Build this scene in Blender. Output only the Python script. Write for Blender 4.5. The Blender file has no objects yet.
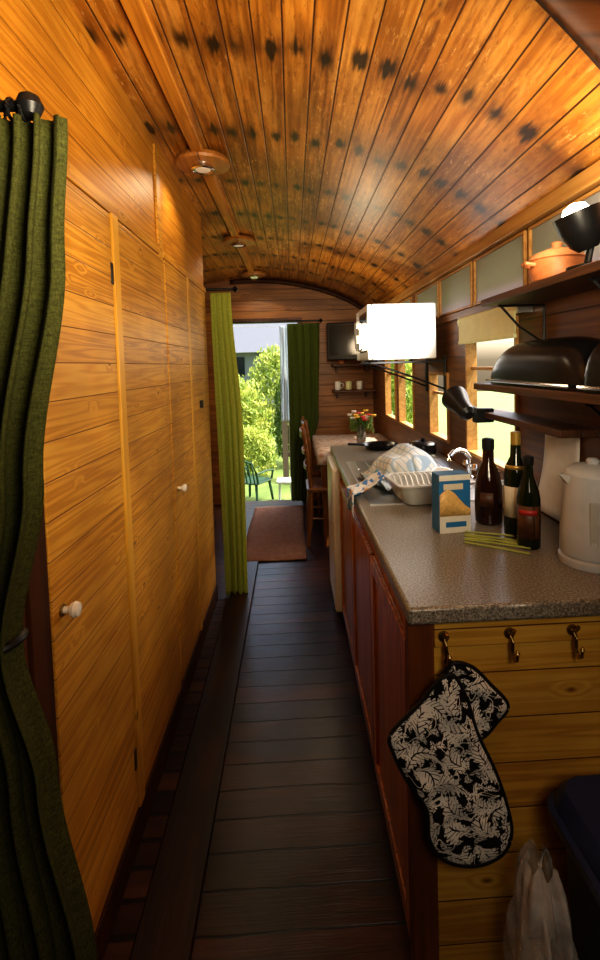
import bpy, math, random, bmesh
from mathutils import Vector, Matrix, Quaternion
random.seed(7)
S=bpy.context.scene
COL=S.collection
pi=math.pi
# ------------------------------------------------------------ node helper
class NT:
    def __init__(s,name,rough=.5,metal=0.0):
        s.m=bpy.data.materials.new(name); s.m.use_nodes=True
        s.t=s.m.node_tree; s.b=s.t.nodes['Principled BSDF']; s.out=s.t.nodes['Material Output']
        s.b.inputs['Roughness'].default_value=rough; s.b.inputs['Metallic'].default_value=metal
    def n(s,ty,**k):
        nd=s.t.nodes.new(ty)
        for a,v in k.items(): setattr(nd,a,v)
        return nd
    def put(s,sock,v):
        if isinstance(v,bpy.types.NodeSocket): s.t.links.new(v,sock)
        elif isinstance(v,(tuple,list)) and len(v)==3 and sock.type=='RGBA': sock.default_value=(*v,1)
        else: sock.default_value=v
    def ma(s,op,a,b=None,c=None,clamp=False):
        nd=s.n('ShaderNodeMath',operation=op); nd.use_clamp=clamp
        s.put(nd.inputs[0],a)
        if b is not None: s.put(nd.inputs[1],b)
        if c is not None: s.put(nd.inputs[2],c)
        return nd.outputs[0]
    def sep(s):
        tc=s.n('ShaderNodeTexCoord'); sp=s.n('ShaderNodeSeparateXYZ'); s.t.links.new(tc.outputs['Object'],sp.inputs[0])
        return dict(X=sp.outputs[0],Y=sp.outputs[1],Z=sp.outputs[2])
    def coord(s): return s.n('ShaderNodeTexCoord').outputs['Object']
    def comb(s,x,y,z):
        c=s.n('ShaderNodeCombineXYZ')
        for i,v in enumerate((x,y,z)): s.put(c.inputs[i],v)
        return c.outputs[0]
    def noise(s,v,scale=1,detail=2,rough=.5,dist=0):
        nd=s.n('ShaderNodeTexNoise')
        if v is not None: s.t.links.new(v,nd.inputs['Vector'])
        nd.inputs['Scale'].default_value=scale; nd.inputs['Detail'].default_value=detail
        nd.inputs['Roughness'].default_value=rough; nd.inputs['Distortion'].default_value=dist
        return nd.outputs[0]
    def ramp(s,f,stops,const=False):
        r=s.n('ShaderNodeValToRGB'); s.put(r.inputs[0],f)
        cr=r.color_ramp
        if const: cr.interpolation='CONSTANT'
        while len(cr.elements)<len(stops): cr.elements.new(.5)
        for e,(p,c) in zip(cr.elements,stops): e.position=p; e.color=(*c,1)
        return r.outputs[0]
    def mix(s,f,a,b,blend='MIX'):
        nd=s.n('ShaderNodeMix',data_type='RGBA',blend_type=blend)
        s.put(nd.inputs[0],f); s.put(nd.inputs[6],a); s.put(nd.inputs[7],b)
        return nd.outputs[2]
    def rng(s,v,a,b,c,d):
        nd=s.n('ShaderNodeMapRange'); s.put(nd.inputs[0],v)
        for i,x in enumerate((a,b,c,d)): nd.inputs[i+1].default_value=x
        return nd.outputs[0]
    def color(s,c): s.put(s.b.inputs['Base Color'],c)
    def bump(s,h,st=.3,d=.01):
        b=s.n('ShaderNodeBump'); b.inputs['Strength'].default_value=st; b.inputs['Distance'].default_value=d
        s.put(b.inputs['Height'],h); s.t.links.new(b.outputs[0],s.b.inputs['Normal'])

def plain(name,c,rough=.5,metal=0,var=.12,scale=30,bump=.05,coat=0,spec=.5):
    m=NT(name,rough,metal)
    nz=m.noise(m.coord(),scale,3)
    m.color(m.mix(nz,tuple(x*(1-var) for x in c),tuple(min(1,x*(1+var)) for x in c)))
    if bump: m.bump(nz,bump,.002)
    m.b.inputs['Coat Weight'].default_value=coat; m.b.inputs['Specular IOR Level'].default_value=spec
    return m.m
def wood(name,cols,grain='Y',board='Z',bw=.1,seam=.0025,rough=.35,ring=5,var=.35,knot=(.06,.02,.005),kd=.5,rows=None,stain=.35,fine=.3,seamcol=(.01,.004,.001),bump=.4,gs=1.2,patch=None,coat=0,rw=.42,ks=1.0,spec=.5,lump=0,gb=17.0):
    m=NT(name,rough); c=m.sep()
    oth=[a for a in 'XYZ' if a not in (grain,board)][0]
    g,b,o=c[grain],c[board],c[oth]
    if lump:
        b=m.ma('ADD',b,m.ma('MULTIPLY',m.ma('SUBTRACT',m.noise(m.coord(),3.5,3),.5),.02*lump))
    q=m.ma('DIVIDE',b,bw); fl=m.ma('FLOOR',q); fr=m.ma('FRACT',q)
    wn=m.n('ShaderNodeTexWhiteNoise',noise_dimensions='1D'); m.put(wn.inputs['W'],fl); rnd=wn.outputs['Value']
    vo=m.n('ShaderNodeTexVoronoi'); m.t.links.new(m.comb(m.ma('ADD',m.ma('MULTIPLY',g,4.2*ks),m.ma('MULTIPLY',rnd,11.0)),m.ma('MULTIPLY',b,8.5*ks),m.ma('MULTIPLY',o,8.5*ks)),vo.inputs['Vector']); vo.inputs['Scale'].default_value=1
    sc=m.n('ShaderNodeSeparateColor'); m.t.links.new(vo.outputs['Color'],sc.inputs[0])
    has=m.ma('LESS_THAN',sc.outputs[0],kd)
    near=m.ma('MULTIPLY',m.rng(vo.outputs['Distance'],.0,.30,1,0),has)
    g1=m.ma('ADD',m.ma('MULTIPLY',g,gs*.8),m.ma('MULTIPLY',rnd,37.0))
    v=m.comb(g1,m.ma('MULTIPLY',b,gb),m.ma('MULTIPLY',o,gb))
    n1=m.ma('ADD',m.noise(v,1,2,.5,.15),m.ma('MULTIPLY',near,.25))
    rings=m.ma('MULTIPLY_ADD',m.ma('SINE',m.ma('MULTIPLY',n1,ring*6.28)),.5,.5)
    v2=m.comb(m.ma('MULTIPLY',g,7.0),m.ma('MULTIPLY',b,200.0),m.ma('MULTIPLY',o,200.0))
    n2=m.noise(v2,1,2)
    t=m.ma('ADD',m.ma('MULTIPLY',rings,rw),m.ma('MULTIPLY',n2,fine))
    t=m.ma('ADD',t,m.ma('MULTIPLY',m.ma('SUBTRACT',rnd,.5),var)); t=m.ma('ADD',t,.13)
    col=m.ramp(t,[(0,cols[0]),(.5,cols[1]),(1,cols[2])])
    km=m.ma('MULTIPLY',m.rng(vo.outputs['Distance'],.03,.10,1,0),has)
    col=m.mix(km,col,knot)
    big=m.noise(m.coord(),2.3,3)
    col=m.mix(m.rng(big,.35,.7,stain,0),col,tuple(x*.35 for x in cols[0]))
    if patch:
        pn=m.noise(m.comb(m.ma('MULTIPLY',g,1.6),m.ma('MULTIPLY',b,9.0),0.0),1,6,.75)
        col=m.mix(m.rng(pn,.5,.75,0,.6),col,patch)
    if rows:
        per,off=rows
        fk=m.noise(m.comb(m.ma('MULTIPLY',g,18.0),m.ma('MULTIPLY',b,75.0),0.0),1,5,.75)
        fm=m.ma('MULTIPLY',m.rng(fk,.56,.64,0,.7),m.rng(m.noise(m.coord(),3.2,3),.42,.60,0,1))
        col=m.mix(fm,col,(.86,.50,.17))
        fd=m.ma('MULTIPLY',m.rng(fk,.46,.37,0,.7),m.rng(m.noise(m.coord(),2.6,3),.40,.60,0,1))
        col=m.mix(fd,col,(.12,.035,.006))
        rr=m.ma('FRACT',m.ma('DIVIDE',m.ma('ADD',m.ma('ADD',g,off),m.ma('MULTIPLY',m.ma('SUBTRACT',rnd,.5),.05)),per))
        d=m.ma('ABSOLUTE',m.ma('SUBTRACT',rr,.5))
        wob=m.noise(m.comb(m.ma('MULTIPLY',g,6.0),m.ma('MULTIPLY',b,75.0),0.0),1,3,.55)
        d2=m.ma('ADD',d,m.ma('MULTIPLY',m.ma('SUBTRACT',wob,.5),.26))
        rm=m.rng(d2,.0,.10,1,0)
        wn2=m.n('ShaderNodeTexWhiteNoise',noise_dimensions='2D'); m.t.links.new(m.comb(fl,m.ma('FLOOR',m.ma('DIVIDE',m.ma('ADD',g,off),per)),0.0),wn2.inputs['Vector'])
        r2=wn2.outputs['Value']
        cpos=m.ma('MULTIPLY_ADD',r2,.3,.35)
        cen=m.rng(m.ma('ABSOLUTE',m.ma('SUBTRACT',fr,cpos)),.06,.34,1,0)
        rm=m.ma('MULTIPLY',m.ma('MULTIPLY',rm,cen),m.ma('MULTIPLY_ADD',r2,1.2,.85),clamp=True)
        bd=m.ma('MULTIPLY',m.rng(d,.0,.26,.7,0),m.rng(m.noise(m.comb(m.ma('MULTIPLY',g,4.0),m.ma('MULTIPLY',b,18.0),0.0),1,4,.65),.40,.60,0,1))
        col=m.mix(bd,col,(.10,.026,.004))
        col=m.mix(m.ma('MULTIPLY',rm,.95),col,(.014,.006,.003))
    dm=m.ma('MULTIPLY',m.ma('MINIMUM',fr,m.ma('SUBTRACT',1.0,fr)),bw)
    sm=m.rng(dm,seam*.4,seam,1,0)
    col=m.mix(sm,col,seamcol)
    m.color(col)
    h=m.ma('SUBTRACT',m.ma('MULTIPLY',n2,.15),sm)
    if lump: h=m.ma('ADD',h,m.ma('MULTIPLY',m.noise(m.coord(),7,3,.5),.7*lump))
    m.bump(h,bump,.006)
    m.b.inputs['Coat Weight'].default_value=coat; m.b.inputs['Coat Roughness'].default_value=.25
    m.b.inputs['Specular IOR Level'].default_value=spec
    return m.m
# ------------------------------------------------------------ materials
SB=(.12,.036,.003)
M_wall=wood('pine_wall',[(.38,.135,.010),(.64,.275,.026),(.78,.39,.052)],'Y','Z',.086,seam=.0015,seamcol=SB,rough=.5,ring=7,var=.3,kd=.4,ks=1.4,gb=24,knot=(.14,.042,.005),spec=.35,stain=.5)
M_door=wood('pine_door',[(.40,.155,.012),(.69,.325,.034),(.85,.465,.07)],'Y','Z',.080,seam=.0015,seamcol=SB,rough=.46,ring=8,kd=.65,ks=1.6,gb=24,var=.32,knot=(.12,.036,.005),rw=.5,spec=.4,stain=.5)
M_trim=wood('pine_trim',[(.46,.20,.02),(.74,.39,.045),(.86,.49,.075)],'Z','Y',5,rough=.45,ring=3,spec=.35)
M_redtrim=wood('red_stained_trim',[(.03,.010,.003),(.06,.018,.004),(.09,.03,.006)],'Z','Y',5,rough=.55,ring=3,spec=.25)
M_ceil=wood('ceiling_boards',[(.20,.058,.006),(.54,.195,.020),(.76,.34,.05)],'Y','X',.078,seam=.003,rough=.38,ring=5,gb=22,rows=(.52,-.10),stain=.65,patch=(.86,.46,.11),kd=.25,ks=1.3,coat=.05,seamcol=(.035,.008,.001),rw=.5,knot=(.07,.018,.003),spec=.35)
M_batten=wood('ceiling_batten',[(.34,.11,.012),(.60,.24,.026),(.74,.34,.045)],'Y','X',5,rough=.4)
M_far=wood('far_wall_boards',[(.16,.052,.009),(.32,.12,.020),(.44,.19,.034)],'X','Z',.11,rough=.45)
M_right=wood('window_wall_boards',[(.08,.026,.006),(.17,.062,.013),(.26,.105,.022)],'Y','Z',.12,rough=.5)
M_floor=wood('dark_floor_boards',[(.010,.003,.0013),(.036,.010,.004),(.100,.030,.011)],'X','Y',.108,seam=.0035,rough=.33,ring=2,stain=.85,seamcol=(.001,.0006,.0004),kd=.25,bump=.6,knot=(.005,.002,.001),rw=.35,fine=.55,spec=.32,lump=.9,var=.55)
M_strip=wood('floor_edge_board',[(.011,.0035,.0018),(.036,.012,.005),(.075,.026,.010)],'Y','X',5,rough=.38,ring=3,stain=.8,bump=.6,knot=(.01,.004,.002),spec=.3,lump=.6)
M_block=wood('floor_edge_blocks',[(.016,.006,.003),(.050,.018,.008),(.10,.038,.016)],'X','Y',.085,seam=.009,rough=.6,ring=2,stain=.6,bump=.9,knot=(.01,.004,.002),spec=.22,lump=1.2,var=.8)
M_unit=wood('orange_brown_cabinet',[(.24,.066,.008),(.50,.165,.020),(.66,.26,.036)],'Z','Y',.085,rough=.34,coat=.15,seamcol=(.05,.012,.001))
M_end=wood('pale_end_boards',[(.44,.20,.025),(.74,.41,.060),(.88,.56,.11)],'X','Z',.105,seam=.002,rough=.5,ring=7,gb=22,kd=.7,ks=1.3,seamcol=(.10,.034,.006),var=.32,knot=(.17,.055,.010),spec=.3,stain=.45)
M_shelf=wood('dark_shelf_wood',[(.05,.016,.005),(.11,.04,.012),(.18,.07,.02)],'Y','X',5,rough=.5)
M_dark=wood('dark_post_wood',[(.05,.013,.004),(.11,.03,.007),(.16,.05,.011)],'Z','Y',5,rough=.45)
M_post=wood('brown_corner_post',[(.10,.028,.005),(.22,.068,.011),(.32,.11,.018)],'Z','Y',5,rough=.45)
M_ribw=wood('smoky_rib_wood',[(.02,.007,.002),(.06,.018,.004),(.11,.035,.007)],'X','Z',5,rough=.6,stain=.8,spec=.2)
M_chair=wood('chair_wood',[(.13,.045,.01),(.25,.09,.018),(.34,.13,.028)],'Z','Y',5,rough=.35)
M_disc=wood('lamp_disc_wood',[(.24,.09,.02),(.42,.17,.035),(.5,.22,.05)],'Y','X',5,rough=.35)
M_frame=wood('window_frame_wood',[(.30,.13,.03),(.48,.24,.06),(.60,.34,.10)],'Y','Z',5,rough=.5)
M_black=plain('black_metal',(.012,.012,.013),.35,.3)
M_blackp=plain('black_plastic',(.010,.010,.012),.4,0,spec=.35)
M_enam=plain('black_enamel',(.006,.006,.007),.26,0,coat=0,spec=.35)
M_brass=plain('aged_brass',(.36,.25,.09),.35,1)
M_chrome=plain('chrome',(.75,.75,.76),.12,1)
M_steel=plain('brushed_steel',(.50,.50,.50),.3,1)
M_white=plain('cool_white_plastic',(.50,.52,.54),.35)
M_white2=plain('white_enamel',(.78,.79,.78),.25,coat=.3)
M_fridge=plain('ivory_enamel',(.74,.68,.54),.3)
M_porc=plain('porcelain',(.82,.78,.70),.15,coat=.5)
M_cream=plain('cream_blind',(.74,.76,.44),.8)
M_navy=plain('navy_plastic',(.007,.019,.075),.38)
M_grey=plain('grey_plastic',(.42,.42,.39),.4)
M_terr=plain('terracotta_glaze',(.52,.18,.06),.5,var=.35,scale=60,bump=.3)
M_cremel=plain('terracotta_lid',(.55,.24,.10),.5,var=.35,scale=60,bump=.3)
M_paper=plain('white_paper',(.85,.83,.78),.8)
M_green_pl=plain('green_plastic',(.010,.050,.020),.6)
M_inter=plain('dark_interior',(.02,.012,.008),.9)
M_roof=plain('slate_roof',(.10,.11,.13),.8)
M_render=plain('grey_render',(.20,.20,.19),.9)
M_fence=plain('fence_timber',(.10,.07,.04),.9)

def fabric(name,a,b,tr=.25,bst=.25):
    m=NT(name,.9); c=m.sep()
    nz=m.noise(m.comb(m.ma('MULTIPLY',c['X'],2.2),m.ma('MULTIPLY',c['Y'],2.2),c['Z']),170,3,.6)
    n3=m.noise(m.comb(m.ma('MULTIPLY',c['X'],60.0),m.ma('MULTIPLY',c['Y'],60.0),m.ma('MULTIPLY',c['Z'],500.0)),1,2)
    t=m.ma('ADD',m.ma('MULTIPLY',nz,.6),m.ma('MULTIPLY',n3,.4))
    col=m.ramp(t,[(.35,a),(.65,b)])
    m.color(col); m.bump(t,bst,.002); m.b.inputs['Specular IOR Level'].default_value=.15
    tl=m.n('ShaderNodeBsdfTranslucent'); m.t.links.new(col,tl.inputs[0])
    mx=m.n('ShaderNodeMixShader'); mx.inputs[0].default_value=tr
    m.t.links.new(m.b.outputs[0],mx.inputs[1]); m.t.links.new(tl.outputs[0],mx.inputs[2]); m.t.links.new(mx.outputs[0],m.out.inputs[0])
    return m.m
M_curt=fabric('olive_curtain',(.022,.026,.006),(.080,.083,.020),tr=.04)
M_curt2=fabric('lime_curtain',(.34,.40,.06),(.62,.66,.15),tr=.45)
M_curt3=fabric('dark_green_curtain',(.05,.075,.012),(.12,.17,.035),tr=.25)
M_towelw=fabric('pale_towel',(.55,.65,.70),(.78,.84,.88),tr=.5)
m=NT('checked_tea_towel',.9); c=m.sep()
def band(x,p,w): return m.ma('LESS_THAN',m.ma('FRACT',m.ma('DIVIDE',x,p)),w)
gx=band(m.ma('ADD',c['X'],m.ma('MULTIPLY',c['Z'],.55)),.030,.18); gy=band(m.ma('SUBTRACT',c['Y'],m.ma('MULTIPLY',c['Z'],.75)),.030,.18)
m.color(m.mix(m.ma('MULTIPLY',m.ma('MAXIMUM',gx,gy),.7),(.56,.57,.54),(.18,.31,.44))); m.bump(m.noise(m.coord(),300,2),.3,.002); M_check=m.m
m=NT('patterned_cloth',.9); vo=m.n('ShaderNodeTexVoronoi'); m.t.links.new(m.coord(),vo.inputs[0]); vo.inputs['Scale'].default_value=55
sc=m.n('ShaderNodeSeparateColor'); m.t.links.new(vo.outputs['Color'],sc.inputs[0])
m.color(m.ramp(sc.outputs[0],[(0,(.62,.62,.60)),(.45,(.08,.22,.55)),(.66,(.62,.62,.60)),(.9,(.10,.30,.45)),(.96,(.45,.25,.1))],True)); M_pat=m.m
m=NT('speckled_laminate_worktop',.28)
n1=m.noise(m.coord(),210,2,.6); n2=m.noise(m.coord(),520,1)
t=m.ma('ADD',m.ma('MULTIPLY',n1,.6),m.ma('MULTIPLY',n2,.4))
m.color(m.ramp(t,[(.36,(.045,.043,.038)),(.47,(.18,.17,.145)),(.55,(.30,.28,.24)),(.66,(.54,.51,.44))])); M_top=m.m
m=NT('black_white_floral',.9); c=m.sep()
m.b.inputs['Specular IOR Level'].default_value=.15
wn1=m.noise(m.coord(),11,1)
def leaves(scale,L,W,seed,veins,curl=1.1,gap=.22):
    px=m.ma('ADD',m.ma('MULTIPLY',c['X'],scale),seed); pz=m.ma('ADD',m.ma('MULTIPLY',c['Z'],scale),m.ma('MULTIPLY',wn1,.5))
    vo=m.n('ShaderNodeTexVoronoi',voronoi_dimensions='2D'); m.t.links.new(m.comb(px,pz,0.0),vo.inputs['Vector']); vo.inputs['Scale'].default_value=1; vo.inputs['Randomness'].default_value=.7
    sp=m.n('ShaderNodeSeparateXYZ'); m.t.links.new(vo.outputs['Position'],sp.inputs[0])
    sc=m.n('ShaderNodeSeparateColor'); m.t.links.new(vo.outputs['Color'],sc.inputs[0])
    dx=m.ma('SUBTRACT',px,sp.outputs[0]); dz=m.ma('SUBTRACT',pz,sp.outputs[1]); th=m.ma('MULTIPLY',sc.outputs[0],6.283)
    cs=m.ma('COSINE',th); sn=m.ma('SINE',th)
    a=m.ma('ADD',m.ma('MULTIPLY',dx,cs),m.ma('MULTIPLY',dz,sn)); b=m.ma('SUBTRACT',m.ma('MULTIPLY',dz,cs),m.ma('MULTIPLY',dx,sn))
    b=m.ma('ADD',b,m.ma('MULTIPLY',m.ma('MULTIPLY',a,a),curl))
    ab=m.ma('ABSOLUTE',b); an=m.ma('DIVIDE',a,L)
    ser=m.ma('MULTIPLY',m.ma('ABSOLUTE',m.ma('SINE',m.ma('MULTIPLY',a,20.0))),.45)
    w=m.ma('MULTIPLY',m.ma('SUBTRACT',1.0,m.ma('MULTIPLY',an,an)),m.ma('MULTIPLY',m.ma('ADD',ser,.6),W))
    leaf=m.ma('LESS_THAN',ab,w)
    vein=m.ma('GREATER_THAN',ab,.025)
    side=m.ma('GREATER_THAN',m.ma('FRACT',m.ma('SUBTRACT',m.ma('MULTIPLY',a,veins),m.ma('MULTIPLY',ab,veins*.9))),gap)
    return m.ma('MULTIPLY',leaf,m.ma('MULTIPLY',vein,side))
big1=leaves(16.5,.72,.34,3.3,6.5)
small=leaves(38,.6,.25,9.1,3.0)
vs_=m.noise(m.coord(),17,1,.5,.8)
stem=m.ma('LESS_THAN',m.ma('ABSOLUTE',m.ma('SUBTRACT',m.ma('FRACT',m.ma('MULTIPLY',vs_,4.0)),.5)),.045)
f=m.ma('MAXIMUM',m.ma('MAXIMUM',big1,small),stem)
m.color(m.mix(f,(.010,.010,.012),(.78,.77,.74))); m.bump(m.noise(m.coord(),45,3),.4,.006); M_floral=m.m
m=NT('faded_brown_rug',.95); n1=m.noise(m.coord(),120,2); n2=m.noise(m.coord(),9,3); n3=m.noise(m.coord(),28,2)
col=m.mix(n2,(.20,.085,.045),(.30,.155,.085)); col=m.mix(m.rng(n3,.45,.6,0,.5),col,(.18,.05,.03))
m.color(m.mix(m.ma('MULTIPLY',n1,.35),col,(.10,.05,.03))); m.bump(n1,.6,.01); M_rug=m.m
m=NT('faded_print_tablecloth',.85); vo=m.n('ShaderNodeTexVoronoi'); m.t.links.new(m.coord(),vo.inputs[0]); vo.inputs['Scale'].default_value=18
m.color(m.mix(m.rng(vo.outputs['Distance'],.2,.45,1,0),(.52,.42,.32),(.42,.20,.13))); M_cloth=m.m
def glass(name,c,rough=.03,tr=.9):
    m=NT(name,rough); m.color(m.mix(m.noise(m.coord(),8,1),tuple(x*.9 for x in c),c)); m.b.inputs['Transmission Weight'].default_value=tr; m.b.inputs['IOR'].default_value=1.45; return m.m
M_gred=glass('dark_brown_glass',(.030,.010,.005),tr=.25)
M_ggreen=glass('dark_green_glass',(.012,.018,.006),tr=.3)
M_gclear=glass('clear_glass',(.85,.88,.88))
m=NT('frosted_pane',.6); nz=m.noise(m.coord(),6,2); m.color(m.mix(nz,(.42,.45,.50),(.58,.61,.66)))
tl=m.n('ShaderNodeBsdfTranslucent'); tl.inputs[0].default_value=(.85,.76,.82,1); mx=m.n('ShaderNodeMixShader'); mx.inputs[0].default_value=.75
m.t.links.new(m.b.outputs[0],mx.inputs[1]); m.t.links.new(tl.outputs[0],mx.inputs[2]); m.t.links.new(mx.outputs[0],m.out.inputs[0]); M_pane=m.m
m=NT('thin_plastic_film',.22); nz=m.noise(m.coord(),11,4); m.color((.66,.66,.68)); m.bump(nz,.9,.02)
tp=m.n('ShaderNodeBsdfTransparent'); mx=m.n('ShaderNodeMixShader'); m.put(mx.inputs[0],m.rng(nz,.35,.68,.25,.72)); m.t.links.new(tp.outputs[0],mx.inputs[1]); m.t.links.new(m.b.outputs[0],mx.inputs[2]); m.t.links.new(mx.outputs[0],m.out.inputs[0]); M_film=m.m
def leafm(name,a,b):
    m=NT(name,.6); col=m.mix(m.rng(m.noise(m.coord(),5,3),.35,.65,0,1),a,b); m.color(col)
    tl=m.n('ShaderNodeBsdfTranslucent'); m.t.links.new(col,tl.inputs[0]); mx=m.n('ShaderNodeMixShader'); mx.inputs[0].default_value=.35
    m.t.links.new(m.b.outputs[0],mx.inputs[1]); m.t.links.new(tl.outputs[0],mx.inputs[2]); m.t.links.new(mx.outputs[0],m.out.inputs[0]); return m.m
M_leaf=leafm('sunlit_leaf',(.20,.30,.04),(.62,.66,.16)); M_leaf2=leafm('dark_leaf',(.05,.10,.015),(.20,.28,.05))
m=NT('lawn_grass',.8); n1=m.noise(m.coord(),1.6,4,.7); n2=m.noise(m.coord(),26,3)
m.color(m.mix(m.ma('MULTIPLY',n2,.6),m.mix(m.rng(n1,.35,.65,0,1),(.05,.11,.015),(.15,.22,.045)),(.22,.28,.07))); M_grass=m.m
M_petr=plain('red_petal',(.45,.02,.015),.6); M_pety=plain('yellow_petal',(.6,.36,.03),.6); M_petw=plain('white_petal',(.6,.55,.5),.6)
M_label=plain('cream_label',(.60,.55,.42),.6); M_redl=plain('red_label',(.35,.02,.015),.5); M_gold=plain('gold_foil',(.5,.33,.08),.35,.6)
M_blue=plain('blue_card',(.02,.15,.36),.4); M_boxw=plain('white_card',(.7,.68,.6),.4); M_oat=plain('oat_picture',(.66,.42,.14),.5,var=.5,scale=120)
M_stick=plain('green_sticks',(.34,.38,.08),.6)
def emis(name,c,s):
    m=NT(name); m.color(c); m.put(m.b.inputs['Emission Color'],c); m.b.inputs['Emission Strength'].default_value=s; return m.m
M_bulb=emis('warm_bulb',(1,.85,.6),12)
M_bulbdim=emis('frosted_bulb_glass',(.7,.62,.5),.15)
m=NT('tv_screen',.12); m.color(m.mix(m.noise(m.coord(),3,1),(.012,.014,.018),(.02,.022,.026))); M_screen=m.m
# ------------------------------------------------------------ mesh builder
class B:
    def __init__(s): s.v=[]; s.f=[]
    def add(s,vs,fs,M=None):
        o=len(s.v)
        for p in vs:
            p=Vector(p); s.v.append(tuple(M@p) if M else tuple(p))
        s.f+=[tuple(i+o for i in f) for f in fs]; return s
    def box(s,x0,x1,y0,y1,z0,z1,M=None):
        return s.add([(x0,y0,z0),(x1,y0,z0),(x1,y1,z0),(x0,y1,z0),(x0,y0,z1),(x1,y0,z1),(x1,y1,z1),(x0,y1,z1)],
          [(0,3,2,1),(4,5,6,7),(0,1,5,4),(1,2,6,5),(2,3,7,6),(3,0,4,7)],M)
    def lathe(s,prof,n=32,M=None,sx=1,sy=1,cap=True):
        vs=[];fs=[]
        for r,z in prof:
            for i in range(n):
                a=2*pi*i/n; vs.append((r*math.cos(a)*sx,r*math.sin(a)*sy,z))
        k=len(prof)
        for j in range(k-1):
            for i in range(n):
                fs.append((j*n+i,j*n+(i+1)%n,(j+1)*n+(i+1)%n,(j+1)*n+i))
        if cap:
            fs.append(tuple(range(n-1,-1,-1))); fs.append(tuple((k-1)*n+i for i in range(n)))
        return s.add(vs,fs,M)
    def tube(s,pts,r,n=10,closed=False):
        pts=[Vector(p) for p in pts]; k=len(pts); vs=[];fs=[]
        for j,p in enumerate(pts):
            a=pts[(j-1)%k] if (closed or j>0) else p; b=pts[(j+1)%k] if (closed or j<k-1) else p
            t=(b-a).normalized(); up=Vector((0,0,1)) if abs(t.z)<.95 else Vector((1,0,0))
            u=t.cross(up).normalized(); w=u.cross(t)
            rr=r[j] if isinstance(r,(list,tuple)) else r
            for i in range(n):
                an=2*pi*i/n; vs.append(p+u*rr*math.cos(an)+w*rr*math.sin(an))
        for j in range(k if closed else k-1):
            for i in range(n):
                j2=(j+1)%k; fs.append((j*n+i,j2*n+i,j2*n+(i+1)%n,j*n+(i+1)%n))
        if not closed:
            fs.append(tuple(range(n))); fs.append(tuple((k-1)*n+i for i in range(n-1,-1,-1)))
        return s.add(vs,fs)
    def grid(s,fn,nu,nv,M=None):
        vs=[fn(i/nu,j/nv) for j in range(nv+1) for i in range(nu+1)]
        fs=[(j*(nu+1)+i,j*(nu+1)+i+1,(j+1)*(nu+1)+i+1,(j+1)*(nu+1)+i) for j in range(nv) for i in range(nu)]
        return s.add(vs,fs,M)
    def obj(s,name,mat,parent=None,loc=(0,0,0),rot=(0,0,0),bevel=0,smooth=True,solid=0,sub=0,label=None,cat=None,kind=None,group=None,ang=35):
        me=bpy.data.meshes.new(name); me.from_pydata(s.v,[],s.f); me.update()
        if smooth:
            for p in me.polygons: p.use_smooth=True
            me.set_sharp_from_angle(angle=math.radians(ang))
        me.materials.append(mat)
        o=bpy.data.objects.new(name,me); COL.objects.link(o); o.location=loc; o.rotation_euler=rot
        if parent: o.parent=parent
        if solid: mo=o.modifiers.new('s','SOLIDIFY'); mo.thickness=solid; mo.offset=0
        if bevel: mo=o.modifiers.new('b','BEVEL'); mo.width=bevel; mo.segments=3; mo.limit_method='ANGLE'
        if sub: mo=o.modifiers.new('u','SUBSURF'); mo.levels=sub; mo.render_levels=sub
        if label: o['label']=label
        if cat: o['category']=cat
        if kind: o['kind']=kind
        if group: o['group']=group
        return o
def E(name,label,cat,loc=(0,0,0),rot=(0,0,0),group=None):
    o=bpy.data.objects.new(name,None); o.empty_display_size=.1; COL.objects.link(o); o.location=loc; o.rotation_euler=rot
    o['label']=label; o['category']=cat
    if group: o['group']=group
    return o
def T(x=0,y=0,z=0): return Matrix.Translation((x,y,z))
def R(a,ax): return Matrix.Rotation(a,4,ax)
def holed(plane,c0,c1,u0,u1,v0,v1,holes):
    us=sorted({u0,u1,*[h[0] for h in holes],*[h[1] for h in holes]}); vs=sorted({v0,v1,*[h[2] for h in holes],*[h[3] for h in holes]})
    b=B()
    for i in range(len(us)-1):
        for j in range(len(vs)-1):
            cu=(us[i]+us[i+1])/2; cv=(vs[j]+vs[j+1])/2
            if any(h[0]<cu<h[1] and h[2]<cv<h[3] for h in holes): continue
            a=(us[i],us[i+1],vs[j],vs[j+1])
            if plane=='X': b.box(c0,c1,*a)
            elif plane=='Y': b.box(a[0],a[1],c0,c1,a[2],a[3])
            else: b.box(*a,c0,c1)
    return b
# ------------------------------------------------------------ room
XL=-.5075; XR=.83; YF=5.15; YB=-1.3
def cz(x):
    d=abs(x+.37); return 2.31-.22*d*d-.017*d**8
B().grid(lambda u,v:(-1.57+(XR+.06+1.57)*u, YB+(YF+.1-YB)*v, cz(-1.57+(XR+.06+1.57)*u)),48,4).obj('ceiling',M_ceil,kind='structure')
B().grid(lambda u,v:(-1.7+2.7*u, YB-.1+(YF+.25-YB)*v, cz(-1.7+2.7*u)+.05),24,2).obj('ceiling_outer_roof',M_roof,kind='structure')
B().box(-1.6,.95,YB,YF+.1,-.12,0).obj('floor',M_floor,kind='structure')
B().box(XL,-.432,.9,3.0,0,.014).obj('trim_1',M_block,kind='structure',bevel=.003)
B().box(-.43,-.286,.0,3.55,0,.022).obj('trim_2',M_strip,kind='structure',bevel=.004)
wh=[(1.80,2.34,.98,1.58),(2.62,2.98,.98,1.36),(3.38,3.85,.95,1.50),(3.98,4.42,.95,1.50),(1.16,1.70,1.665,1.868),(1.73,2.22,1.665,1.868),(2.25,2.74,1.665,1.868),(2.77,3.27,1.665,1.868),(3.4,4.0,1.665,1.868)]
holed('X',XR,XR+.045,YB,YF,0,2.0,wh).obj('wall_right',M_right,kind='structure',smooth=False)
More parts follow.
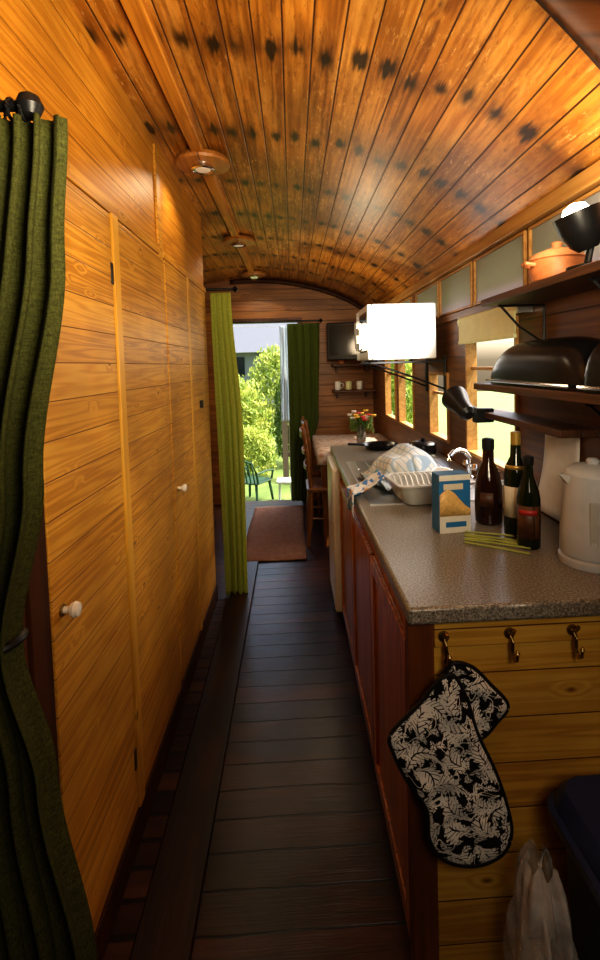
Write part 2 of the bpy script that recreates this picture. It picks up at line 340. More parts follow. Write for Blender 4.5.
for i,h in enumerate(wh):
    y0,y1,z0,z1=h; e=B(); t=.016 if z1<1.65 else .010
    e.box(XR-.012,XR+.04,y0,y0+t,z0,z1).box(XR-.012,XR+.04,y1-t,y1,z0,z1).box(XR-.012,XR+.04,y0+t,y1-t,z0,z0+t).box(XR-.012,XR+.04,y0+t,y1-t,z1-t,z1)
    if z1<1.65: e.box(XR+.01,XR+.03,y0+t,y1-t,z0+(z1-z0)*.66,z0+(z1-z0)*.66+.015)
    w=e.obj('window_%d'%(i+1),M_frame,kind='structure',bevel=.002)
    if z1>1.65: B().box(XR-.002,XR+.002,y0+t,y1-t,z0+t,z1-t).obj('pane',M_pane,parent=w,label='frosted grey glass pane')
B().box(XR-.03,XR,YB,YF,1.875,1.925).obj('trim_3',M_frame,kind='structure',bevel=.004)
B().box(XR-.018,XR,YB,YF,1.625,1.66).obj('trim_4',M_right,kind='structure',bevel=.004)
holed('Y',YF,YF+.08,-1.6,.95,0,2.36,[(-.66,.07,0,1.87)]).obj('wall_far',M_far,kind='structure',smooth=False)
e=B(); e.box(-.70,-.655,YF-.015,YF+.1,0,1.91).box(.065,.11,YF-.015,YF+.1,0,1.91).box(-.655,.065,YF-.015,YF+.1,1.865,1.91)
e.obj('door_4',M_dark,kind='structure',bevel=.003)
B().grid(lambda u,v:(-.6+1.42*u, YF-.03, cz(-.6+1.42*u)-.045*v-.002),30,1).obj('trim_5',M_redtrim,kind='structure',solid=.03)
def rib(u,v):
    X=-.5+1.32*u; w=.02+max(0,X-.38)*.55
    return (X,.93,cz(X)-w*v-.002)
B().grid(rib,60,2).obj('trim_6',M_ribw,kind='structure',solid=.02)
B().box(-.56,XL,.9,3.0,0,2.31).obj('wall_left',M_wall,kind='structure',smooth=False)
B().box(-1.6,-.56,2.95,3.0,0,2.35).obj('wall_partition',M_wall,kind='structure',smooth=False)
B().box(-1.63,-1.57,YB,YF,0,2.1).obj('wall_outer_left',M_far,kind='structure',smooth=False)
B().box(-.70,-.645,YB,.87,0,2.33).obj('wall_near_left',M_inter,kind='structure',smooth=False)
B().box(-1.6,.95,YB-.06,YB,0,2.36).obj('wall_back',M_inter,kind='structure',smooth=False)
B().box(-.64,-.5,.872,.915,0,2.30).obj('trim_7',M_dark,kind='structure',bevel=.003)
x=XL
def ltrim(i,y0,y1,z0,z1,d,mat): B().box(x,x+d,y0,y1,z0,z1).obj('trim_%d'%i,mat,kind='structure',bevel=.002)
ltrim(8,1.445,1.49,.12,1.86,.018,M_trim)
ltrim(9,1.975,2.03,.06,2.28,.010,M_door)
ltrim(10,2.46,2.50,.06,1.86,.014,M_trim)
ltrim(11,.92,1.97,1.862,1.90,.012,M_door)
ltrim(12,2.03,3.0,1.862,1.89,.012,M_door)
ltrim(13,.92,.99,.1,1.86,.014,M_redtrim)
B().box(x,x+.014,.92,3.0,.014,.11).obj('baseboard_left',M_redtrim,kind='structure',bevel=.003)
def ldoor(i,y0,y1,knob,hy,kz):
    d=B().box(x+.001,x+.013,y0,y1,.125,1.855).obj('door_%d'%i,M_door,kind='structure',bevel=.0025)
    if knob:
        B().lathe([(.008,0),(.007,.010),(.008,.016),(.014,.020),(.017,.028),(.014,.036),(.005,.039)],24,R(pi/2,'Y')).obj('knob',M_porc,parent=d,loc=(x+.012,knob,kz),label='white porcelain door knob')
        B().lathe([(.014,0),(.013,.004),(.007,.005)],20,R(pi/2,'Y')).obj('knob_plate',M_brass,parent=d,loc=(x+.0125,knob,kz))
    if hy:
        for z in (.25,1.66):
            B().box(x+.012,x+.016,hy-.008,hy+.008,z,z+.06).obj('hinge',M_black,parent=d,bevel=.001,label='black butt hinge')
ldoor(1,1.0,1.44,1.04,1.432,.925); ldoor(2,1.50,1.97,None,None,0); ldoor(3,2.04,2.455,2.10,None,.92)
d=B().box(x+.001,x+.013,2.505,2.96,.125,1.855).obj('door_5',M_door,kind='structure',bevel=.0025)
B().box(x+.012,x+.03,2.66,2.69,1.21,1.25).obj('latch',M_black,parent=d,bevel=.003)
B().box(-.378,-.328,.2,5.14,cz(-.35)-.026,cz(-.35)+.004).obj('trim_14',M_batten,kind='structure',bevel=.004)
# ------------------------------------------------------------ ceiling lamps
for k,(lx,ly) in enumerate(((-.35,2.17),(-.34,3.5),(-.33,4.75))):
    z=cz(lx)-.027
    e=E('ceiling_lamp','round wooden ceiling lamp mount with recessed spotlight',"ceiling lamp",(lx,ly,z),group='downlights along the ceiling batten')
    B().lathe([(.105,.014),(.115,-.004),(.11,-.014),(.06,-.019),(.045,-.019)],48).obj('mount',M_disc,parent=e)
    B().lathe([(.048,-.018),(.05,-.030),(.042,-.034),(.036,-.030)],32).obj('ring',M_chrome,parent=e)
    B().lathe([(.034,-.020),(.03,-.032),(.01,-.034)],24).obj('bulb',M_bulbdim,parent=e)
    L=bpy.data.lights.new('downlight','SPOT'); L.energy=[5,8,7][k]; L.spot_size=2.6; L.color=(1,.78,.5); L.shadow_soft_size=.06
    o=bpy.data.objects.new('downlight_beam',L); COL.objects.link(o); o.location=(lx,ly,z-.06)
# ------------------------------------------------------------ curtains
def curtain(name,label,mat,y,z0,z1,xa,xb,folds,amp,group=None,ph=0,nz=60,wv=1):
    e=E(name,label,'curtain' if 'towel' not in name else 'towel',((xa(z1)+xb(z1))/2,y,z0))
    cx,_,_=e.location
    def fn(u,v):
        z=z0+(z1-z0)*v; a=xa(z); c=xb(z); w=c-a
        A=amp*(.6+.4*math.sin(3*v+ph))
        s=math.sin(2*pi*folds*u+ph+.5*wv*math.sin(2.3*v*3+u*4))
        yy=A*s+.25*A*math.sin(2*pi*folds*2.3*u+1+2*v*wv)
        xx=a+w*u+.25*w/folds*math.sin(4*pi*folds*u+ph)
        return (xx-cx,yy,z-z0)
    B().grid(fn,int(folds*18),nz).obj('cloth',mat,parent=e,solid=.003,ang=180)
    return e
def interp(tab):
    def f(z):
        if z<=tab[0][0]: return tab[0][1]
        for (a,b),(c,d) in zip(tab,tab[1:]):
            if z<=c:
                t=(z-a)/(c-a); t=t*t*(3-2*t); return b+(d-b)*t
        return tab[-1][1]
    return f
CZ=1.80
e=curtain('curtain','olive green woven curtain tied back beside the cupboards',M_curt,.79,.02,CZ,
  interp([(0,-.60),(.6,-.585),(.99,-.565),(1.3,-.56),(1.8,-.47)]),interp([(0,-.345),(.45,-.355),(.78,-.405),(.99,-.448),(1.25,-.400),(1.6,-.345),(1.8,-.330)]),5,.034,ph=.4,wv=.5)
cx=e.location.x
B().tube([(-.510-cx+.068*math.cos(a),.048*math.sin(a),.97+.012*math.cos(a)) for a in [2*pi*i/28 for i in range(28)]],.007,8,True).obj('tieback',M_blackp,parent=e,label='dark cord tieback')
e=E('curtain_rod','short black curtain rod with ball finial and rings','curtain rod',(-.5,.79,CZ+.02))
B().tube([(-.142,0,0),(.10,0,0)],.008,12).obj('rod',M_black,parent=e)
B().lathe([(.004,-.02),(.014,-.014),(.02,0),(.014,.014),(.004,.02)],20).obj('finial',M_black,parent=e,loc=(.118,0,0))
B().tube([(.0,.085,-.0),(.0,.0,0)],.007,8).lathe([(.02,0),(.02,.008)],16,T(0,.082,0)@R(-pi/2,'X')).obj('bracket',M_black,parent=e)
for i in range(6):
    B().tube([(0,.015*math.cos(a),.015*math.sin(a)-.006) for a in [2*pi*j/16 for j in range(16)]],.003,6,True).obj('ring',M_black,parent=e,loc=(.02+.018*i,0,0))
curtain('curtain','yellow-green woven curtain drawn to the partition end',M_curt2,3.06,.01,1.87,interp([(0,-.455),(1.87,-.480)]),interp([(0,-.325),(1.0,-.32),(1.87,-.365)]),3.5,.026,ph=1.2,wv=.25)
e=E('curtain_rod','black curtain rod at the partition end','curtain rod',(-.5,3.06,1.89))
B().tube([(-.3,0,0),(.16,0,0)],.009,12).obj('rod',M_black,parent=e); B().lathe([(.004,-.02),(.02,0),(.004,.02)],16).obj('finial',M_black,parent=e,loc=(.17,0,0))
B().tube([(-.03,-.06,0),(-.03,0,0)],.006,8).obj('bracket',M_black,parent=e)
curtain('curtain','dark green curtain hanging beside the open door',M_curt3,5.05,.04,1.84,interp([(0,-.05),(1.84,-.045)]),interp([(0,.10),(.5,.14),(.9,.25),(1.84,.28)]),4,.028,ph=.2,wv=.4)
e=E('curtain_rod','black rod above the open door','curtain rod',(-.2,5.05,1.865))
B().tube([(-.5,0,0),(.5,0,0)],.009,12).obj('rod',M_black,parent=e)
for xx in (-.5,.5): B().lathe([(.004,-.02),(.02,0),(.004,.02)],16).obj('finial',M_black,parent=e,loc=(xx,0,0))
for xx in (-.47,.47): B().tube([(xx,.1,0),(xx,0,0)],.006,8).obj('bracket',M_black,parent=e)
e=E('washing_line','thin line tied between poles above the step','washing line',(-.2,5.6,1.90))
B().tube([(-.9,0,-.02),(0,0,-.04),(.9,0,-.02)],.003,6).obj('cord',M_white,parent=e)
for s in (-.9,.9): B().tube([(s,0,-2.2),(s,0,.02)],.02,10).obj('pole',M_fence,parent=e)
curtain('hanging_towel','pale blue-white towel hanging outside the doorway',M_towelw,5.6,.80,1.86,interp([(0,-.15),(1.8,-.13)]),interp([(0,-.03),(1.8,-.02)]),2,.014)
B().grid(lambda u,v:(-.42+.48*u+.004*math.sin(9*v),3.58+1.4*v,.008+.002*math.sin(8*u+5*v)),12,24).obj('door_rug',M_rug,solid=.008,label='faded red-brown rug on dark boards before the door',cat='rug')
# ------------------------------------------------------------ kitchen run
XF=.244
ze=.86
def unit(y0,y1,g):
    e=E('base_cabinet','orange-brown stained kitchen base cabinet with boarded door','cabinet',((XF+.8)/2,(y0+y1)/2,0),group=g); ox,oy=e.location.x,e.location.y
    b=B(); b.box(XF+.02-ox,XR-.005-ox,y0-oy,y0+.016-oy,.06,ze).box(XF+.02-ox,XR-.005-ox,y1-.016-oy,y1-oy,.06,ze).box(XF+.02-ox,XR-.005-ox,y0+.016-oy,y1-.016-oy,.06,.08).box(XR-.02-ox,XR-.005-ox,y0+.016-oy,y1-.016-oy,.08,ze).box(XF+.06-ox,XF+.075-ox,y0-oy,y1-oy,0,.06)
    b.box(XF+.005-ox,XF+.02-ox,y0-oy,y1-oy,.80,ze)
    b.obj('body',M_unit,parent=e,smooth=False)
    d=B().box(XF-.002-ox,XF+.018-ox,y0+.006-oy,y1-.006-oy,.07,.795).obj('door',M_unit,parent=e,bevel=.003)
    f=B()
    for (a,c,z0,z1) in ((y0+.006,y0+.05,.07,.795),(y1-.05,y1-.006,.07,.795)): f.box(XF-.010-ox,XF-.002-ox,a-oy,c-oy,z0,z1)
    f.box(XF-.010-ox,XF-.002-ox,y0+.05-oy,y1-.05-oy,.75,.795).box(XF-.010-ox,XF-.002-ox,y0+.05-oy,y1-.05-oy,.07,.12)
    f.obj('frame',M_unit,parent=d,bevel=.002)
for a,c in ((1.08,1.60),(1.60,2.14),(2.14,2.68)): unit(a,c,'base cabinets under the worktop')
sk=(.40,.72,1.95,2.38)
wt=holed('Z',.862,.90,.228,XR-.002,1.02,3.18,[sk]).obj('worktop',M_top,smooth=False,label='grey-beige speckled laminate kitchen worktop',cat='worktop')
bm=bmesh.new(); bm.from_mesh(wt.data); bmesh.ops.remove_doubles(bm,verts=bm.verts,dist=1e-5)
dele=[f for f in bm.faces if sum(1 for g in bm.faces if g is not f and (g.calc_center_median()-f.calc_center_median()).length<1e-5)]
bmesh.ops.delete(bm,geom=dele,context='FACES_ONLY'); bmesh.ops.dissolve_limit(bm,angle_limit=.01,verts=bm.verts,edges=bm.edges)
bm.to_mesh(wt.data); bm.free()
mo=wt.modifiers.new('b','BEVEL'); mo.width=.008; mo.segments=3; mo.limit_method='ANGLE'
for p in wt.data.polygons: p.use_smooth=True
wt.data.set_sharp_from_angle(angle=.6)
e=E('counter_end_panel','pale pine boarded end panel below the worktop','panel',(.52,1.06,0))
B().box(.29-.52,XR-.004-.52,-.012,.014,0,.858).obj('boards',M_end,parent=e,bevel=.002)
B().box(XF-.012-.52,.29-.52,-.016,.014,0,.858).obj('corner_post',M_post,parent=e,bevel=.003)
B().box(.29-.52,XR-.004-.52,-.018,-.012,.80,.858).obj('top_rail',M_end,parent=e,bevel=.002)
e=E('fridge','ivory white under-counter fridge at the end of the worktop','fridge',(.515,2.90,0))
B().box(-.26,.31,-.215,.215,.03,.855).obj('body',M_fridge,parent=e,bevel=.006)
B().box(-.315,-.265,-.215,.215,.05,.85).obj('door',M_fridge,parent=e,bevel=.01)
B().box(-.325,-.313,-.19,-.17,.55,.78).obj('handle',M_grey,parent=e,bevel=.004)
for yy in (-.17,.17): B().lathe([(.02,0),(.02,.031)],12,T(-.2,yy,0)).obj('foot',M_blackp,parent=e)
def hook(X,lab):
    e=E('coat_hook',lab,'hook',(X,1.0415,.805),group='brass hooks along the counter end')
    B().lathe([(.013,0),(.012,.004),(.005,.006)],20,T(0,.002,.02)@R(pi/2,'X')).obj('backplate',M_brass,parent=e)
    pts=[(0,-.002,.02),(0,-.010,.022),(0,-.015,.008),(0,-.015,-.010),(0,-.019,-.022),(0,-.028,-.026),(0,-.037,-.020),(0,-.040,-.008)]
    B().tube(pts,[.0035,.0035,.0045,.0045,.0045,.0045,.0035,.0035],10).lathe([(.002,-.005),(.0055,0),(.002,.006)],12,T(0,-.040,-.003)).tube([(0,-.010,.022),(0,-.020,.030),(0,-.025,.039)],[.0035,.0035,.0045],10).obj('hook_arm',M_brass,parent=e)
hook(.31,'brass coat hook holding black and white oven mitts'); hook(.455,'empty brass coat hook on pale boards'); hook(.595,'empty brass coat hook near the bin')
def cat(pts,k=8):
    n=len(pts); out=[]
    for i in range(n):
        p0,p1,p2,p3=[Vector(pts[(i+j)%n]) for j in (-1,0,1,2)]
        for s in range(k):
            t=s/k; out.append(.5*((2*p1)+(p2-p0)*t+(2*p0-5*p1+4*p2-p3)*t*t+(3*p1-p0-3*p2+p3)*t**3))
    return out
def mitt(out,cen,loc,lab,th,rot):
    e=E('oven_mitt',lab,'oven mitt',loc,rot,group='pair of oven mitts on one hook')
    o=cat(out); n=len(o); vs=[];fs=[]; K=14
    for side in (-1,1):
        base=len(vs)
        for k in range(K):
            s=1-k/K
            for p in o:
                q=Vector(cen)+(p-Vector(cen))*s
                h=th*(max(0,1-s**6))**.5
                wr=.0045*math.sin(q.x*75+q.y*38+1)*min(1,(1-s)*3)+.003*math.sin(q.y*90-q.x*40)*min(1,(1-s)*3)
                vs.append((q.x,side*h+wr,q.y))
        ci=len(vs); vs.append((cen[0],side*th+.0045*math.sin(cen[0]*75+cen[1]*38+1)+.003*math.sin(cen[1]*90-cen[0]*40),cen[1]))
        for k in range(K-1):
            for i in range(n):
                f=(base+k*n+i,base+k*n+(i+1)%n,base+(k+1)*n+(i+1)%n,base+(k+1)*n+i)
                fs.append(f if side<0 else f[::-1])
        for i in range(n):
            f=(base+(K-1)*n+i,base+(K-1)*n+(i+1)%n,ci); fs.append(f if side<0 else f[::-1])
    b=B(); b.add(vs,fs); b.obj('mitt_body',M_floral,parent=e,ang=180)
    B().tube([(p.x,0,p.y) for p in o],.0045,8,True).obj('piping',M_blackp,parent=e,label='black edge piping')
    B().tube([(o[0].x,0,o[0].y),(-.006,-.002,.0),(0,-.004,.024),(.006,-.002,.0),(o[2].x+.008,0,o[2].y)],.002,6).obj('hanging_loop',M_blackp,parent=e)
mitt([(.004,-.01),(.05,-.015),(.09,-.055),(.13,-.105),(.105,-.142),(.07,-.175),(.02,-.165),(-.02,-.07)],(.045,-.09),(.31,1.018,.785),'black and white floral oven mitt behind its pair',.007,(0,0,0))
mitt([(-.02,-.016),(-.07,-.072),(-.128,-.13),(-.122,-.175),(-.095,-.235),(-.055,-.30),(-.050,-.366),(-.018,-.415),(.045,-.432),(.104,-.412),(.126,-.365),(.116,-.30),(.092,-.225),(.055,-.14),(.035,-.07),(.01,-.016)],(.01,-.22),(.31,.996,.778),'black and white floral oven mitt hanging from hook',.009,(0,0,0))
# bin + bag
e=E('kitchen_bin','navy blue plastic bin beside the counter end','bin',(.652,.80,0))
def rrect(hx,hy,r,n=6):
    P=[]
    for cx_,cy_,a0 in ((hx-r,hy-r,0),(-hx+r,hy-r,90),(-hx+r,-hy+r,180),(hx-r,-hy+r,270)):
        for i in range(n+1):
            a=math.radians(a0+90*i/n); P.append((cx_+r*math.cos(a),cy_+r*math.sin(a)))
    return P
def loft(levels,cap=True):
    b=B(); n=None; vs=[];fs=[]
    for (hx,hy,r,z,dx,dy) in levels:
        P=rrect(hx,hy,r); n=len(P); vs+=[(p[0]+dx,p[1]+dy,z) for p in P]
    for j in range(len(levels)-1):
        for i in range(n): fs.append((j*n+i,j*n+(i+1)%n,(j+1)*n+(i+1)%n,(j+1)*n+i))
    if cap: fs.append(tuple(range(n-1,-1,-1))); fs.append(tuple((len(levels)-1)*n+i for i in range(n)))
    return b.add(vs,fs)
loft([(.12,.145,.03,0,.01,0),(.14,.17,.04,.50,.008,0),(.14,.17,.04,.51,.008,0)]).obj('bin_body',M_navy,parent=e)
loft([(.155,.185,.05,.48,0,0),(.16,.19,.05,.495,0,0),(.16,.19,.05,.51,0,0),(.15,.18,.05,.515,0,0),(.145,.175,.05,.545,0,0),(.135,.165,.05,.558,0,0)]).obj('bin_lid',M_navy,parent=e)
B().box(-.06,.06,-.10,.10,.558,.564).obj('lid_flap',M_navy,parent=e,bevel=.003)
e=E('plastic_bag','crumpled clear plastic bag hanging by the bin','plastic bag',(.450,.90,.08))
def bag(u,v):
    a=2*pi*u; r=.03+.05*math.sin(pi*min(1,v*1.02))**.6*(1-.35*v); r*=1+.14*math.sin(3*a+4*v)+.10*math.sin(7*a-6*v)+.05*math.sin(13*a+11*v)+.03*math.sin(19*v+9*a)
    return (r*math.cos(a)*.72,r*math.sin(a)*1.1,.37*v+.012*math.sin(5*a))
B().grid(bag,96,36).obj('bag_film',M_film,parent=e,ang=180)
B().tube([(.0,0,.36),(.01,.0,.40),(.02,0,.37)],.004,6).obj('bag_knot',M_film,parent=e)
# ------------------------------------------------------------ sink zone
e=E('sink','stainless steel inset sink with drainer and tap hole','sink',(.55,2.2,.90))
b=holed('Z',0,.004,-.28,.25,-.40,.42,[(-.14,.16,-.24,.17)]); b.box(-.14,-.137,-.24,.17,-.13,.002).box(.157,.16,-.24,.17,-.13,.002).box(-.137,.157,-.24,-.237,-.13,.002).box(-.137,.157,.167,.17,-.13,.002).box(-.137,.157,-.237,.167,-.13,-.127)
b.obj('basin',M_steel,parent=e,smooth=False)
g=B()
for i in range(8): g.tube([(-.24+.06*i,.21,.005),(-.24+.06*i,.39,.005)],.004,6)
g.obj('drainer_ribs',M_steel,parent=e)
e=E('mixer_tap','chrome swan-neck mixer tap behind the sink','tap',(.775,2.16,.904))
B().lathe([(.026,0),(.025,.006),(.017,.012),(.016,.05),(.012,.06)],24).obj('base',M_chrome,parent=e)
B().tube([(0,0,.05),(-.005,0,.09),(-.03,-.01,.12),(-.06,-.03,.13),(-.09,-.045,.125),(-.11,-.055,.11),(-.115,-.058,.09)],.010,12).obj('spout',M_chrome,parent=e)
for s in (-1,1): B().tube([(0,s*.015,.04),(0,s*.055,.05)],.006,8).lathe([(.014,0),(.018,.01),(.012,.024)],16,T(0,s*.055,.045)).obj('lever',M_chrome,parent=e)
e=E('dish_drainer','grey plastic dish drainer standing on the sink','dish drainer',(.500,1.855,.905),(0,0,.1))
def tub(hx,hy,h,t,r):
    return loft([(hx*.8,hy*.8,r,0,0,0),(hx*.88,hy*.88,r,.02,0,0),(hx,hy,r,h-.004,0,0),(hx+.012,hy+.012,r,h,0,0),(hx+.012,hy+.012,r,h+.006,0,0),(hx-.002,hy-.002,r,h+.006,0,0),(hx*.86,hy*.86,r,.03,0,0),(hx*.7,hy*.7,r,.02,0,0)])
tub(.135,.105,.07,.004,.035).obj('tub',M_grey,parent=e)
g=B()
for i in range(11): g.tube([(-.11+.022*i,-.098,.073),(-.11+.022*i,-.07,.071),(-.11+.022*i,-.035,.035),(-.11+.022*i,.03,.035),(-.11+.022*i,.07,.071),(-.11+.022*i,.098,.073)],.003,6)
g.obj('rack_bars',M_white2,parent=e)
B().lathe([(.025,0),(.045,.012),(.062,.045),(.058,.045),(.04,.014),(.005,.006)],32).obj('cereal_bowl',M_white2,loc=(.56,1.855,.945),rot=(.5,.2,0),label='white bowl draining in the rack',cat='bowl')
for i in range(2):
    B().lathe([(.085,0),(.08,.025),(.065,.045),(.04,.055),(.01,.057)],36).obj('mixing_bowl',M_white2,loc=(.475,2.16,.907+i*.025),label='upturned white bowl under the tea towel',cat='bowl',group='upturned bowls')
def towel(u,v):
    X=(u-.5)*.33; Y=(v-.5)*.32
    px,py=X/.145,Y/.145; ang=math.atan2(py,px); r=(abs(px)**3+abs(py)**3)**(1/3)
    k=min(1.25,r)
    fold=.014*math.sin(6*ang+1.3)*k**2+.007*math.sin(13*ang+.4)*k**3
    z=.128*max(0,1-k**3.6) if k<1 else 0
    z+=abs(fold)*(.35+.65*min(1,k))+.012*math.sin(26*X+18*Y)*(1-min(1,k))+.012*math.sin(44*X+1)*(1-min(1,k))+.10*X*(1-min(1,k))
    return (X+fold*.4,Y,max(.006,z+.008))
B().grid(towel,60,60).obj('tea_towel',M_check,loc=(.475,2.14,.906),rot=(0,0,.30),solid=.003,label='white and blue checked tea towel draped over dishes',cat='tea towel',ang=180)
def cl2(u,v):
    s=v*.20; X=.345-s
    if X>.222: x_=X; z_=.905+.06*(max(0,(X-.24)/.105))**1.5
    else: x_=.221-.004*math.sin(9*u); z_=.905-(.222-X)
    return (x_+.004*math.sin(14*u+5*v)-.004, 1.90+.17*u+.012*math.sin(6*v)-.04*v, z_+.010*math.sin(11*u+3*v)+.010)
B().grid(cl2,30,30).obj('dish_cloth',M_pat,solid=.003,label='blue and white cloth crumpled over the worktop edge',cat='cloth',ang=180)
e=E('frying_pan','black frying pan lying on the worktop','frying pan',(.52,3.0,.902))
B().lathe([(.085,0),(.105,.028),(.108,.030),(.10,.026),(.083,.006),(.01,.004)],40).obj('pan_body',M_enam,parent=e); B().tube([(-.10,0,.026),(-.15,-.02,.034),(-.20,-.03,.038)],.008,8).obj('handle',M_blackp,parent=e)
e=E('cooking_pot','small black lidded pot on the worktop','pot',(.73,2.80,.902))
B().lathe([(.07,0),(.075,.01),(.075,.05),(.078,.054)],36).obj('pot_body',M_enam,parent=e); B().lathe([(.079,.054),(.07,.062),(.03,.069),(.010,.070),(.014,.084),(.005,.088)],36).obj('lid',M_enam,parent=e)
def mug(loc,mat,lab,r=.038,h=.085,rot=0,g=None):
    e=E('mug',lab,'mug',loc,(0,0,rot),group=g)
    B().lathe([(r*.85,0),(r,.006),(r,h),(r*.93,h),(r*.9,.008),(.004,.007)],28).obj('cup',mat,parent=e)
    B().tube([(r*.95,0,h*.8),(r+.022,0,h*.78),(r+.028,0,h*.5),(r+.015,0,h*.28),(r*.95,0,h*.22)],.005,8).obj('handle',mat,parent=e)
mug((.745,1.72,.901),M_white2,'white mug beside the bottles')
e=E('cereal_box','blue and white food box with a gold grain picture','box',(.475,1.50,.901),(0,0,.10))
B().box(-.050,.050,-.03,.03,0,.178).obj('carton',M_blue,parent=e,bevel=.0015)
B().box(-.049,.049,-.0315,-.0302,.0,.060).obj('lower_panel',M_boxw,parent=e)
B().grid(lambda u,v:(-.049+.098*u,-.0318,.052+(.050+.03*math.sin(4*u+.5))*v),16,2).obj('grain_picture',M_oat,parent=e,solid=.0005)
B().box(-.049,.049,-.0314,-.0302,.160,.177).obj('top_panel',M_boxw,parent=e)
B().box(-.036,.026,-.0312,-.0302,.132,.150).obj('logo_patch',M_label,parent=e)
B().box(-.030,.035,-.0319,-.0316,.018,.034).obj('lower_logo_patch',M_blue,parent=e)
def bottle(loc,prof,mat,lab,labels,cap,capm,rot=0):
    e=E('bottle',lab,'bottle',loc,(0,0,rot))
    B().lathe(prof,36).obj('glass_body',mat,parent=e)
    for (z0,z1,r,a,mt) in labels:
        B().grid(lambda u,v:((r+.0008)*math.cos(-pi/2-.5+a*(u-.5)),(r+.0008)*math.sin(-pi/2-.5+a*(u-.5)),z0+(z1-z0)*v),20,1).obj('label_paper',mt,parent=e,solid=.0004)
    B().lathe(cap,20).obj('cap',capm,parent=e)
bottle((.615,1.555,.901),[(.036,0),(.041,.006),(.043,.06),(.041,.12),(.032,.165),(.018,.195),(.0165,.24)],M_gred,'dark brown decanter style bottle on the worktop',[(.06,.105,.0435,1.0,M_shelf)],[(.018,.235),(.019,.24),(.019,.268),(.012,.272)],M_blackp)
bottle((.648,1.43,.901),[(.030,0),(.034,.005),(.034,.18),(.030,.205),(.016,.235),(.0135,.29)],M_ggreen,'dark green wine bottle with cream label',[(.06,.15,.0342,2.2,M_label),(.20,.212,.0315,2.0,M_gold)],[(.0145,.245),(.0145,.306),(.012,.308)],M_gold)
bottle((.64,1.335,.901),[(.028,0),(.031,.005),(.031,.135),(.027,.16),(.014,.20),(.012,.235)],M_ggreen,'dark sauce bottle with dark label',[(.03,.12,.0312,2.2,M_shelf),(.095,.11,.0318,1.6,M_redl)],[(.0135,.23),(.0145,.233),(.0145,.250),(.012,.253)],M_blackp)
for i in range(6):
    y=1.40+.016*i
    B().tube([(0,0,0),(.085,-.05,.001),(.15,-.09,0)],.003,8).obj('skewer',M_stick,loc=(.475+.006*i,y-.02,.9045+.002*(i%2)),rot=(0,0,.12*(i%3-1)),label='green wooden stick lying by the bottles',cat='stick',group='sticks on the worktop')
e=E('kettle','white cordless jug kettle on its base','kettle',(.748,1.215,.901))
B().lathe([(.078,0),(.080,.006),(.080,.018),(.068,.024)],40).obj('base',M_white,parent=e)
B().lathe([(.074,.024),(.077,.03),(.076,.08),(.071,.15),(.066,.21),(.065,.225)],44).obj('jug',M_white,parent=e)
B().lathe([(.066,.225),(.062,.236),(.045,.248),(.015,.252)],36).lathe([(.014,.250),(.016,.260),(.01,.266)],16).obj('lid',M_white,parent=e)
B().tube([(.04,-.045,.21),(.055,-.085,.215),(.06,-.10,.16),(.055,-.09,.09),(.045,-.06,.05)],[.012,.013,.012,.011,.010],10).obj('handle',M_white,parent=e)
B().add([(-.048,-.02,.18),(-.048,.03,.18),(-.085,.006,.228),(-.048,-.028,.226),(-.048,.036,.226)],[(0,2,1),(0,3,2),(1,2,4),(0,1,4,3),(3,4,2)]).obj('spout',M_white,parent=e)
B().box(-.010,.010,-.003,.003,.06,.17,T(-.035,-.064,0)@R(-.5,'Z')).obj('water_gauge',M_grey,parent=e,bevel=.002)
# ------------------------------------------------------------ shelves
def shelf(z,y0,y1,x0,th,lab,br=(),name='wall_shelf'):
    e=E(name,lab,'shelf',((x0+XR)/2,(y0+y1)/2,z)); ox,oy=e.location.x,e.location.y
    B().box(x0-ox,XR-.014-ox,y0-oy,y1-oy,0,th).obj('shelf_board',M_shelf,parent=e,bevel=.003)
    for yb in br:
        B().tube([(XR-.008-ox,yb-oy,-.14),(XR-.008-ox,yb-oy,-.006),(x0+.03-ox,yb-oy,-.006)],.005,6).tube([(XR-.008-ox,yb-oy,-.13),(XR-.09-ox,yb-oy,-.075),(x0+.04-ox,yb-oy,-.008)],.004,6).obj('bracket',M_black,parent=e)
US=1.600
shelf(US,.95,1.67,.64,.022,'dark wooden upper shelf on black metal brackets',(1.60,1.1))
shelf(1.32,.95,1.72,.63,.022,'dark wooden lower shelf holding black bread bin',(1.1,))
NS=1.205
shelf(NS,1.30,1.93,.71,.022,'narrow dark wooden rail shelf under the window',())
e=E('casserole_dish','small terracotta casserole with rough lid','casserole',(.735,1.36,US+.022))
B().lathe([(.05,0),(.066,.012),(.073,.04),(.070,.064),(.073,.068)],36).obj('dish',M_terr,parent=e)
B().lathe([(.073,.068),(.062,.084),(.03,.096),(.010,.098),(.016,.112),(.006,.118)],36).obj('lid',M_cremel,parent=e)
for s in (-1,1): B().tube([(s*.068,-.015,.052),(s*.090,-.01,.057),(s*.090,.01,.057),(s*.068,.015,.052)],.006,8).obj('handle',M_terr,parent=e)
e=E('shelf_lamp','small black spot lamp shining upward on the shelf','lamp',(.700,1.16,US+.023))
B().lathe([(.045,0),(.045,.01),(.012,.018),(.008,.02)],32).obj('base',M_black,parent=e)
B().tube([(0,0,.015),(.01,0,.06),(.0,0,.085)],.008,10).obj('stem',M_black,parent=e)
A=T(0,0,.06)@R(-.35,'Y')
B().lathe([(.022,-.01),(.035,.005),(.048,.04),(.052,.08),(.048,.08),(.044,.04),(.02,.014),(.005,.01)],36,A,cap=False).obj('lamp_shade',M_black,parent=e)
B().lathe([(.012,.02),(.026,.05),(.034,.075),(.024,.095),(.005,.102)],24,A).obj('bulb',M_bulb,parent=e)
L=bpy.data.lights.new('shelf_lamp_light','POINT'); L.energy=4.5; L.color=(1,.84,.60); L.shadow_soft_size=.03
